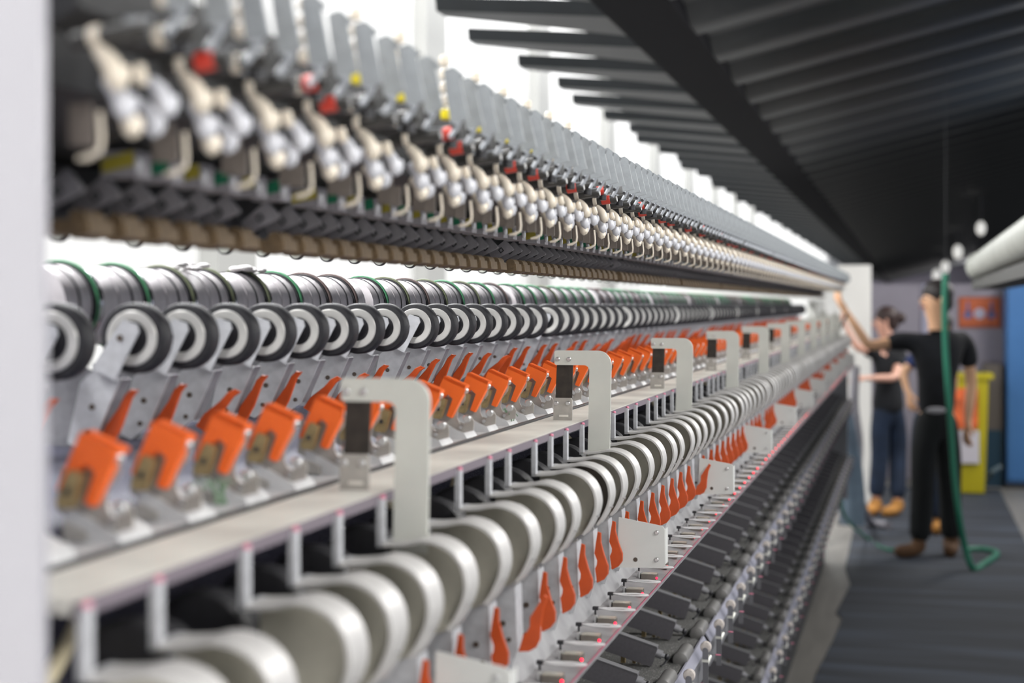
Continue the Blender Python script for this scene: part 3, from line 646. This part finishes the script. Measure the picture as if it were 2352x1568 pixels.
# --- near end panel
nep = empty('end_panel', (-.60, .60, 0)); tag(nep, 'pale lilac-white end panel standing at the near end of the machine', 'machine panel')
pw = mat('lilac_white_paint', (.45, .445, .485), .45, 0, .02, 4)
MB().box(-1.24, -.3830, .640, .646, 0, 2.0).obj('sheet', pw, nep, (-.60, .60, 0))
MB().box(-.95, -.90, .646, .690, 0, 2.0).obj('stiffener', pw, nep, (-.60, .60, 0))
# --- far end of the machine
fe = empty('far_end_frame', (-.55, 9.9, 0)); tag(fe, 'white frame with grey posts closing the far end of the machine', 'machine frame')
bs = (-.55, 9.9, 0)
MB().box(-.74, -.50, 9.93, 9.97, .0, 1.63).obj('end_plate', white, fe, bs)
for k, (x, w, z0, z1) in enumerate([(-.60, .05, 1.25, 1.62), (-.52, .035, 1.25, 1.56), (-.45, .03, 1.20, 1.55)]):
    MB().box(x, x + w, 9.865, 9.90, z0, z1).obj('post', M['bracket'], fe, bs)
MB().tube([(-.36, 9.86, 1.55), (-.42, 9.86, 1.42)], .008, 8).obj('black_handle', M['dark'], fe, bs)
MB().box(-.50, -.36, 9.90, 9.94, .40, 1.22).obj('side_plate', M['steel_dim'], fe, bs)
for k, (y, x, z, n_) in enumerate([(1.45, -.705, 1.640, 1), (1.60, -.700, 1.641, 2)]):
    m = MB()
    for q in range(9): m.ell((x + R.uniform(-.014, .014), y + R.uniform(-.022, .022), z + R.uniform(-.004, .002)), (R.uniform(.004, .009), R.uniform(.005, .011), R.uniform(.002, .004)), seg=8, rings=6)
    tag(m.obj('lint_tuft', mat('white_lint', (.82, .80, .80), .95, 0, .05, 200, .3), None, (0, 0, 0)), 'white lint tuft lying on a steel drum, %s from the near end' % ordinal(n_), 'lint', 'lint tufts on the drums')
for k, y in enumerate([1.03, 1.86]):
    m = MB()
    for q in range(8):
        a = (-.470 + R.uniform(-.006, .004), y + R.uniform(-.012, .012), 1.4585); b = (a[0] + R.uniform(-.022, .004), a[1] + R.uniform(-.03, .03), 1.461 + R.uniform(0, .012))
        m.tube([a, ((a[0] + b[0]) / 2, (a[1] + b[1]) / 2, max(a[2], b[2]) + .004), b], .0007, 5)
    tag(m.obj('yarn_tangle', mat('green_yarn', (.16, .26, .16), .8), None, (0, 0, 0)), 'tangle of green yarn on the tray behind the rail, %s from near end' % ordinal(k + 1), 'yarn', 'green yarn tangles')
# ================================================================ FAR BACKGROUND
def Pt(x, y, Zc):
    """world point on the sight line of photo pixel (x, y) at camera depth Zc: used to find where far things stand"""
    xc = (x - 1176) / F * Zc
    return Vector((xc * CT - Zc * ST, xc * ST + Zc * CT, EYE - (y - 700) * Zc / F))
a = Pt(1925, 700, 12.6); b = Pt(2000, 700, 12.6)
tag(MB().box(a.x, b.x, a.y, a.y + .25, 0, 1.92).obj('white_cupboard', mat('white_cupboard', (.84, .83, .80), .5, 0, .03, 4), None, (0, 0, 0)), 'tall white cupboard beyond the far end of the machine', 'cupboard')
def PtY(x, y, Y):
    t = (x - 1176) / F; X = Y * (t * CT - ST) / (CT + t * ST); zc = -X * ST + Y * CT
    return Vector((X, Y, EYE - (y - 700) * zc / F))
# blue cabinet
a = PtY(2312, 700, 14.3)
cbx = empty('blue_cabinet', (a.x + .5, a.y, 0)); tag(cbx, 'tall bright blue cabinet against the far wall beside the yellow bin', 'cabinet')
bl = mat('bright_blue_paint', (.045, .16, .40), .45, 0, .06, 3)
MB().box(a.x, a.x + 1.0, a.y, a.y + .5, .05, 1.82).obj('carcass', bl, cbx, (a.x + .5, a.y, 0))
MB().box(a.x + .01, a.x + .98, a.y - .02, a.y, .08, 1.80).obj('door', bl, cbx, (a.x + .5, a.y, 0))
MB().box(a.x - .01, a.x + 1.0, a.y + .02, a.y + .5, 0, .05).obj('plinth', M['dark'], cbx, (a.x + .5, a.y, 0))
# grey and teal crates left of it
a = PtY(2262, 990, 14.3); b = PtY(2308, 990, 14.3)
tag(MB().box(a.x, b.x - .015, a.y + .1, a.y + .5, .5, 1.08).obj('brown_crate', mat('taupe_crate', (.10, .085, .075), .7), None, (0, 0, 0)), 'taupe crate stacked on the dark teal crate beside the blue cabinet', 'crate')
tag(MB().box(a.x, b.x - .015, a.y + .1, a.y + .5, .0, .499).obj('teal_crate', mat('dark_teal_crate', (.005, .035, .065), .6), None, (0, 0, 0)), 'dark teal crate on the floor between yellow bin and blue cabinet', 'crate')
# yellow bin
c0 = Pt(2222, 1128, 13.2)
yb = empty('yellow_bin', (c0.x, c0.y, 0)); tag(yb, 'tall yellow wheeled bin with orange and white poster behind the standing worker', 'bin')
ym = mat('yellow_bin_plastic', (.46, .39, .006), .45, 0, .05, 5)
h = .98; bs = (c0.x, c0.y, 0)
MB().add([(c0.x - .17, c0.y, .02), (c0.x + .14, c0.y, .02), (c0.x + .14, c0.y + .35, .02), (c0.x - .17, c0.y + .35, .02), (c0.x - .20, c0.y - .02, h), (c0.x + .17, c0.y - .02, h), (c0.x + .17, c0.y + .38, h), (c0.x - .20, c0.y + .38, h)],
         [(0, 1, 2, 3), (4, 7, 6, 5), (0, 4, 5, 1), (1, 5, 6, 2), (2, 6, 7, 3), (3, 7, 4, 0)]).obj('tub', ym, yb, bs)
MB().box(c0.x - .21, c0.x + .21, c0.y - .04, c0.y + .40, h, h + .04).obj('lid', ym, yb, bs)
MB().box(c0.x - .14, c0.x + .085, c0.y - .034, c0.y - .026, .56, .90).obj('orange_poster', mat('orange_poster', (.72, .14, .04), .6, 0, .5, 9), yb, bs)
MB().box(c0.x - .14, c0.x + .095, c0.y - .034, c0.y - .026, .27, .545).obj('white_sheet', mat('grey_white_sheet', (.60, .57, .62), .6), yb, bs)
# red-orange notice board
a = PtY(2202, 682, 14.899); b = PtY(2298, 752, 14.899)
nb = empty('notice_board', ((a.x + b.x) / 2, a.y, b.z)); tag(nb, 'red-orange framed sign with two blue figures on the far wall', 'sign')
bs = ((a.x + b.x) / 2, a.y, b.z); w = b.x - a.x; hh = a.z - b.z
MB().box(a.x, b.x, a.y - .02, a.y, b.z, a.z).obj('board', mat('rust_orange_board', (.40, .085, .030), .5), nb, bs)
MB().box(a.x + .02, b.x - .02, a.y - .026, a.y - .02, b.z + .02, a.z - .02).obj('inner_panel', mat('dark_orange_panel', (.52, .115, .035), .5), nb, bs)
for s in (-1, 1):
    cx = (a.x + b.x) / 2 + s * w * .28
    MB().prism(circ(cx, b.z + hh * .42, hh * .14, 14), a.y - .030, a.y - .026).prism([(cx - .014, b.z + hh * .5), (cx + .014, b.z + hh * .5), (cx + .010, b.z + hh * .84), (cx - .010, b.z + hh * .84)], a.y - .030, a.y - .026).obj('blue_figure', mat('blue_figure', (.16, .14, .30), .5), nb, bs)
MB().prism(circ((a.x + b.x) / 2, b.z + hh * .46, hh * .18, 16), a.y - .030, a.y - .026).obj('pale_disc', mat('pale_lilac_disc', (.48, .46, .58), .5), nb, bs)
# duct, lamps
dA = Pt(2252, 612, 9.2); dx, dzz = dA.x, dA.z
du = empty('air_duct', (dx, dA.y, dzz)); tag(du, 'pale round duct under the ceiling leading toward the blue cabinet', 'duct')
MB().lathe([(0, .075), (.02, .085), (.10, .085), (.12, .075)] + [(.12 + k, .078) for k in (1, 2, 3, 4, 5)], (dx, dA.y, dzz), (0, -1, 0), 24).obj('tube', mat('pale_duct', (.40, .41, .37), .5, 0, .12, 5), du, (dx, dA.y, dzz))
MB().box(dx - .05, dx + .12, dA.y - 5, dA.y, dzz - .135, dzz - .085).obj('under_rail', mat('dark_duct_rail', (.05, .05, .045), .6), du, (dx, dA.y, dzz))
for k, (x, y, zc, r) in enumerate([(2253, 524, 24.3, .072), (2200, 578, 35.5, .105), (2171, 613, 47.5, .125), (2151, 632, 62., .16)]):
    p = Pt(x, y, zc)
    top = zr(p.x) + .03
    e = tag(empty('pendant_bulb', (p.x, p.y, p.z)), 'round white lamp hanging under the dark ceiling, %s of four from the camera' % ordinal(k + 1), 'lamp', 'pendant bulbs under the dark ceiling')
    MB().ell(p, (r, r, r * 1.5), seg=16, rings=12).obj('bulb', mat('bulb_glow', (1, .98, .93), .4, emit=.75), e, p)
    MB().cyl((p.x, p.y, p.z + r * 1.4), .012, max(.01, top - p.z - r * 1.4), (0, 0, 1), 6).obj('cord', M['dark'], e, p)
# green cable
gp = [Pt(2172, 628, 9.3), Pt(2170, 700, 9.3), Pt(2172, 800, 9.3), Pt(2178, 900, 9.3), Pt(2185, 1000, 9.3), Pt(2192, 1100, 9.3), Pt(2202, 1180, 9.3), Pt(2215, 1250, 9.4)]
def onfloor(x, y, r=.012): 
    zc = EYE * F / (y - 700) ; q = Pt(x, y, zc); q.z = r + .006; return q
gp += [onfloor(2235, 1312), onfloor(2262, 1300), onfloor(2290, 1278), onfloor(2262, 1268), onfloor(2222, 1268)]
gh_ = tag(MB().tube(smooth(gp), .019, 10).obj('green_hose', mat('green_hose', (.02, .20, .12), .5), None, (0, 0, 0)), 'green hose hanging in front of the standing worker and coiled on the mat', 'hose')
MB().cyl((gp[0].x, gp[0].y, gp[0].z - .01), .0012, zr(gp[0].x) + .07 - gp[0].z, (0, 0, 1), 6).obj('hanging_wire', M['dark'], gh_, (0, 0, 0))
g2 = [Pt(1924, 960, 9.75), Pt(1926, 1030, 9.72), Pt(1930, 1090, 9.68), Pt(1938, 1180, 9.55), onfloor(1990, 1240), onfloor(2040, 1268), onfloor(2120, 1268)]
tag(MB().tube(smooth(g2), .010, 8).obj('thin_green_hose', mat('green_hose', (.02, .20, .12)), None, (0, 0, 0)), 'thin green hose running down from the machine end across the floor mat', 'hose')
# cloth and grey hose at the machine end
cl = MB()
ring = []
prof = [(1925, 900, 12), (1935, 960, 22), (1942, 1020, 26), (1948, 1080, 30), (1955, 1140, 30), (1962, 1205, 24)]
vs = []; fs = []; N = 20
for j, (x, y, w) in enumerate(prof):
    c = Pt(x, y, 10.15); r = w * 10.15 / F
    for k in range(N):
        t = 2 * math.pi * k / N; rr = r * (1 + .18 * math.sin(5 * t + j))
        vs.append((c.x + rr * math.cos(t), c.y + rr * .6 * math.sin(t), max(c.z, .02)))
for j in range(len(prof) - 1):
    for k in range(N): fs.append((j * N + k, j * N + (k + 1) % N, (j + 1) * N + (k + 1) % N, (j + 1) * N + k))
fs += [tuple(range(N)), tuple(range(len(prof) * N - 1, (len(prof) - 1) * N - 1, -1))]
tag(cl.add(vs, fs).obj('hanging_cloth', mat('pale_blue_cloth', (.20, .27, .35), .8, 0, .2, 8, .3), None, (0, 0, 0)), 'pale blue crumpled cloth hanging down at the far end of the machine', 'cloth')
gh = [Pt(1965, 840, 10.4), Pt(1962, 930, 10.4), Pt(1972, 1010, 10.4), Pt(1970, 1080, 10.4), Pt(1978, 1150, 10.5), onfloor(2000, 1210, .03), onfloor(2040, 1218, .03)]
tag(MB().tube(smooth(gh), .030, 10).obj('grey_hose', mat('grey_flex_hose', (.30, .29, .32), .6), None, (0, 0, 0)), 'thick grey hose looping to the floor in front of the white cupboard', 'hose')
gg = Pt(2270, 1100, 13.4)
tag(MB().tube([onfloor(2262, 1118, .03), Pt(2280, 1082, 13.4), Pt(2300, 1070, 13.4)], .018, 8).obj('grey_tube', mat('grey_blue_tube', (.12, .17, .21), .5), None, (0, 0, 0)), 'short slanting grey-blue tube leaning at the foot of the teal crate', 'tube')

# ================================================================ PEOPLE
def skin_mesh(name, verts, edges, radii, root, m, levels=2):
    me = bpy.data.meshes.new(name); me.from_pydata([tuple(v) for v in verts], edges, [])
    o = bpy.data.objects.new(name, me); COL.objects.link(o)
    sk = o.modifiers.new('skin', 'SKIN'); sk.use_smooth_shade = True; sk.branch_smoothing = .6
    for i, r in enumerate(radii):
        d = me.skin_vertices[0].data[i]; d.radius = r if isinstance(r, tuple) else (r, r); d.use_root = (i == root)
    sb = o.modifiers.new('sub', 'SUBSURF'); sb.levels = levels; sb.render_levels = levels
    dg = bpy.context.evaluated_depsgraph_get(); dg.update()
    new = bpy.data.meshes.new_from_object(o.evaluated_get(dg)); new.materials.clear(); new.materials.append(m)
    new.polygons.foreach_set('use_smooth', [True] * len(new.polygons))
    bpy.data.objects.remove(o); new.name = name
    return new
def chain_mesh(name, chains, m, root_parent, loc, levels=2):
    """chains: list of lists of (point, radius); points equal by value are joined"""
    vs = []; es = []; rs = []; key = {}
    for ch in chains:
        prev = None
        for p, r in ch:
            k = tuple(round(c, 4) for c in p)
            if k not in key: key[k] = len(vs); vs.append(Vector(p) - Vector(loc)); rs.append(r)
            i = key[k]
            if prev is not None and prev != i: es.append((prev, i))
            prev = i
    me = skin_mesh(name, vs, es, rs, 0, m, levels)
    o = bpy.data.objects.new(name, me); COL.objects.link(o); o.parent = root_parent; return o
def hand_chains(wrist, direction, up, s=1.):
    d = Vector(direction).normalized(); u = Vector(up); u = (u - d * u.dot(d)).normalized(); w = d.cross(u)
    ch = []; palm = wrist + d * .045 * s
    ch.append([(wrist, .024 * s), (palm, .028 * s)])
    for k, (o, L) in enumerate([(-.030, .066), (-.010, .078), (.010, .074), (.028, .056)]):
        b = palm + w * o * s + d * .018 * s
        c = d * .85 - u * .35; e = d * .6 - u * .75
        ch.append([(palm, .028 * s), (b + d * .02 * s, .010 * s), (b + d * .02 * s + c * L * .45 * s, .009 * s), (b + d * .02 * s + c * L * .45 * s + e * L * .5 * s, .0075 * s)])
    ch.append([(wrist, .024 * s), (wrist + d * .022 * s - w * .030 * s, .013 * s), (wrist + d * .055 * s - w * .052 * s - u * .012, .010 * s), (wrist + d * .080 * s - w * .052 * s - u * .02, .008 * s)])
    return ch
def person(label, J, shirt, trouser, boot, skin, hair, bun=False, Hs=1.):
    """J: world joints"""
    loc = Vector((J['hip'].x, J['hip'].y, 0)); root = empty('person', loc); tag(root, label, 'person')
    hip, neck, head = J['hip'], J['neck'], J['head']; chest = hip.lerp(neck, .72); waist = hip.lerp(neck, .35)
    sL, sR = J['sL'], J['sR']; across = (sR - sL).normalized(); fw = J['face'].normalized()
    hl, hr = hip - across * .085 * Hs, hip + across * .085 * Hs
    # body (skin): one continuous mesh
    hb = head + Vector((0, 0, -.06)) * Hs
    ch = [[(hip, .080 * Hs), (waist, .082 * Hs), (chest, .085 * Hs), (neck, .052 * Hs), (hb, .071 * Hs), (head, .085 * Hs), (head + Vector((0, 0, .075)) * Hs, .065 * Hs)],
          [(hip, .080 * Hs), (hl, .060 * Hs), (J['kL'], .055 * Hs), (J['aL'], .038 * Hs)], [(hip, .080 * Hs), (hr, .060 * Hs), (J['kR'], .055 * Hs), (J['aR'], .038 * Hs)],
          [(chest, .085 * Hs), (sL, .042 * Hs), (J['eL'], .038 * Hs), (J['wL'], .025 * Hs)], [(chest, .085 * Hs), (sR, .042 * Hs), (J['eR'], .038 * Hs), (J['wR'], .025 * Hs)]]
    for s_ in ('L', 'R'):
        d = (J['w' + s_] - J['e' + s_]); ch += hand_chains(J['w' + s_], d, Vector((0, 0, 1)) if abs(d.normalized().z) < .8 else fw, Hs)
    o = chain_mesh('body', ch, skin, root, loc)
    # face: nose, ears on the head's own frame
    side = fw.cross(Vector((0, 0, 1))).normalized()
    fm = MB(); hc = head - loc
    fm.ell(hc + fw * .092 * Hs + Vector((0, 0, -.012)) * Hs, (.010, .010, .017))
    fm.ell(hc + side * .084 * Hs, (.010, .014, .024)); fm.ell(hc - side * .084 * Hs, (.010, .014, .024))
    fm.obj('face_features', skin, o, (0, 0, 0))
    em = MB()
    for s_ in (-1, 1): em.ell(hc + fw * .083 * Hs + side * s_ * .030 * Hs + Vector((0, 0, .012)) * Hs, (.010, .010, .006))
    em.obj('eyes', M['dark'], o, (0, 0, 0))
    lm = MB(); lm.ell(hc + fw * .083 * Hs + Vector((0, 0, -.048)) * Hs, (.022, .012, .006)); lm.obj('mouth', mat('lip_tone', (.45, .16, .12), .5), o, (0, 0, 0))
    # hair
    hm = MB(); hm.ell(hc - fw * .028 * Hs + Vector((0, 0, .040)) * Hs, (.098 * Hs, .098 * Hs, .094 * Hs), seg=20, rings=14)
    hm.ell(hc - fw * .050 * Hs + Vector((0, 0, -.015)) * Hs, (.078 * Hs, .078 * Hs, .075 * Hs), seg=16, rings=10)
    if bun: hm.ell(hc - fw * .135 * Hs + Vector((0, 0, .030)) * Hs, (.048, .048, .045), seg=14, rings=10)
    hm.obj('hair', hair, root, (0, 0, 0))
    # shirt
    Hv = hip + Vector((0, 0, -.08))
    lerp = lambda a, b, t: a.lerp(b, t)
    chain_mesh('t_shirt', [[(Hv, .150 * Hs), (waist, .135 * Hs), (chest, .150 * Hs), (lerp(chest, neck, .72), .085 * Hs)],
                           [(chest, .150 * Hs), (lerp(chest, sL, .85) + Vector((0, 0, .01)), .088 * Hs), (lerp(sL, J['eL'], .2), .068 * Hs), (lerp(sL, J['eL'], .62), .060 * Hs)],
                           [(chest, .150 * Hs), (lerp(chest, sR, .85) + Vector((0, 0, .01)), .088 * Hs), (lerp(sR, J['eR'], .2), .068 * Hs), (lerp(sR, J['eR'], .62), .060 * Hs)]], shirt, root, loc)
    chain_mesh('trousers', [[(hip + Vector((0, 0, .09)), .128 * Hs), (hip + Vector((0, 0, -.04)), .132 * Hs), (hl + Vector((0, 0, -.10)), .098 * Hs), (J['kL'], .080 * Hs), (J['aL'] + Vector((0, 0, .02)), .072 * Hs)],
                            [(hip + Vector((0, 0, -.04)), .132 * Hs), (hr + Vector((0, 0, -.10)), .098 * Hs), (J['kR'], .080 * Hs), (J['aR'] + Vector((0, 0, .02)), .072 * Hs)]], trouser, root, loc)
    for s_ in ('L', 'R'):
        a = J['a' + s_]; t = J.get('toe' + s_, fw); t = Vector((t.x, t.y, 0)).normalized()
        g = Vector((a.x, a.y, .045))
        chain_mesh('boot', [[(Vector((a.x, a.y, .14)), .058), (g + Vector((0, 0, .012)), .056), (g + t * .09, .050), (g + t * .17, .040)]], boot, root, loc)
    return root
skinA = mat('warm_skin', (.72, .42, .25), .5, 0, .05, 10); skinB = mat('rosy_skin', (.72, .40, .30), .5, 0, .05, 10)
blk = mat('black_cotton', (.006, .007, .010), .9, 0, .3, 12, .2); blk2 = mat('black_trousers', (.006, .008, .009), .9, 0, .3, 12, .2)
navyj = mat('navy_denim', (.010, .022, .050), .85, 0, .3, 14, .2); navys = mat('navy_cotton', (.020, .035, .12), .85)
tan = mat('tan_suede', (.48, .22, .05), .8, 0, .15, 12); brn = mat('brown_suede', (.13, .065, .03), .8, 0, .25, 12)
hA = mat('dark_hair', (.012, .008, .007), .6)
zA = 9.95
J = dict(hip=Pt(2150, 955, zA), neck=Pt(2152, 745, zA), head=Pt(2146, 688, zA), sL=Pt(2092, 778, zA), sR=Pt(2218, 778, zA + .08),
         eL=Pt(1995, 795, zA - .02), wL=Pt(1942, 712, zA - .02), eR=Pt(2232, 885, zA + .12), wR=Pt(2222, 975, zA + .05),
         kL=Pt(2120, 1110, zA - .03), aL=Pt(2112, 1255, zA - .05), kR=Pt(2180, 1110, zA + .08), aR=Pt(2185, 1250, zA + .08),
         face=Vector((-.85, -.5, 0)), toeL=Vector((-.9, -.3, 0)), toeR=Vector((-.1, -1, 0)))
pA = person('worker in black T-shirt and black trousers reaching an arm up to the machine end', J, blk, blk2, brn, skinA, hA)
a = Pt(2150, 942, zA - .17)
o = MB().ell(a - pA.location, (.062, .012, .020), seg=14, rings=8).obj('pocket_patch', mat('pale_patch', (.42, .41, .44), .7), pA); o['label'] = 'pale grey patch at the hip'
zB = 11.9
J = dict(hip=Pt(2040, 935, zB), neck=Pt(2040, 782, zB), head=Pt(2030, 738, zB), sL=Pt(2012, 808, zB), sR=Pt(2072, 808, zB + .05),
         eL=Pt(1968, 798, zB - .1), wL=Pt(1945, 752, zB - .1), eR=Pt(2055, 868, zB - .16), wR=Pt(1985, 868, zB - .25),
         kL=Pt(2022, 1040, zB), aL=Pt(2012, 1150, zB - .02), kR=Pt(2062, 1040, zB + .05), aR=Pt(2062, 1155, zB - .05),
         face=Vector((-.95, -.3, 0)), toeL=Vector((-.5, -.8, 0)), toeR=Vector((-.6, -.7, 0)))
person('worker with tied dark hair, black T-shirt, navy jeans and tan boots beside the white cupboard', J, blk, navyj, tan, skinB, mat('brown_black_hair', (.03, .014, .012), .6), True, .90)
zC = 11.0
J = dict(hip=Pt(2138, 950, zC), neck=Pt(2150, 800, zC), head=Pt(2155, 752, zC), sL=Pt(2104, 818, zC), sR=Pt(2184, 815, zC),
         eL=Pt(2074, 858, zC), wL=Pt(2086, 905, zC - .05), eR=Pt(2190, 880, zC), wR=Pt(2180, 940, zC),
         kL=Pt(2115, 1080, zC), aL=Pt(2120, 1205, zC), kR=Pt(2150, 1080, zC), aR=Pt(2160, 1205, zC),
         face=Vector((-.6, -.8, 0)), toeL=Vector((0, -1, 0)), toeR=Vector((-.2, -1, 0)))
person('worker in navy shirt with tan boots standing half hidden behind the one in black trousers', J, navys, navyj, tan, skinA, hA, False, .90)
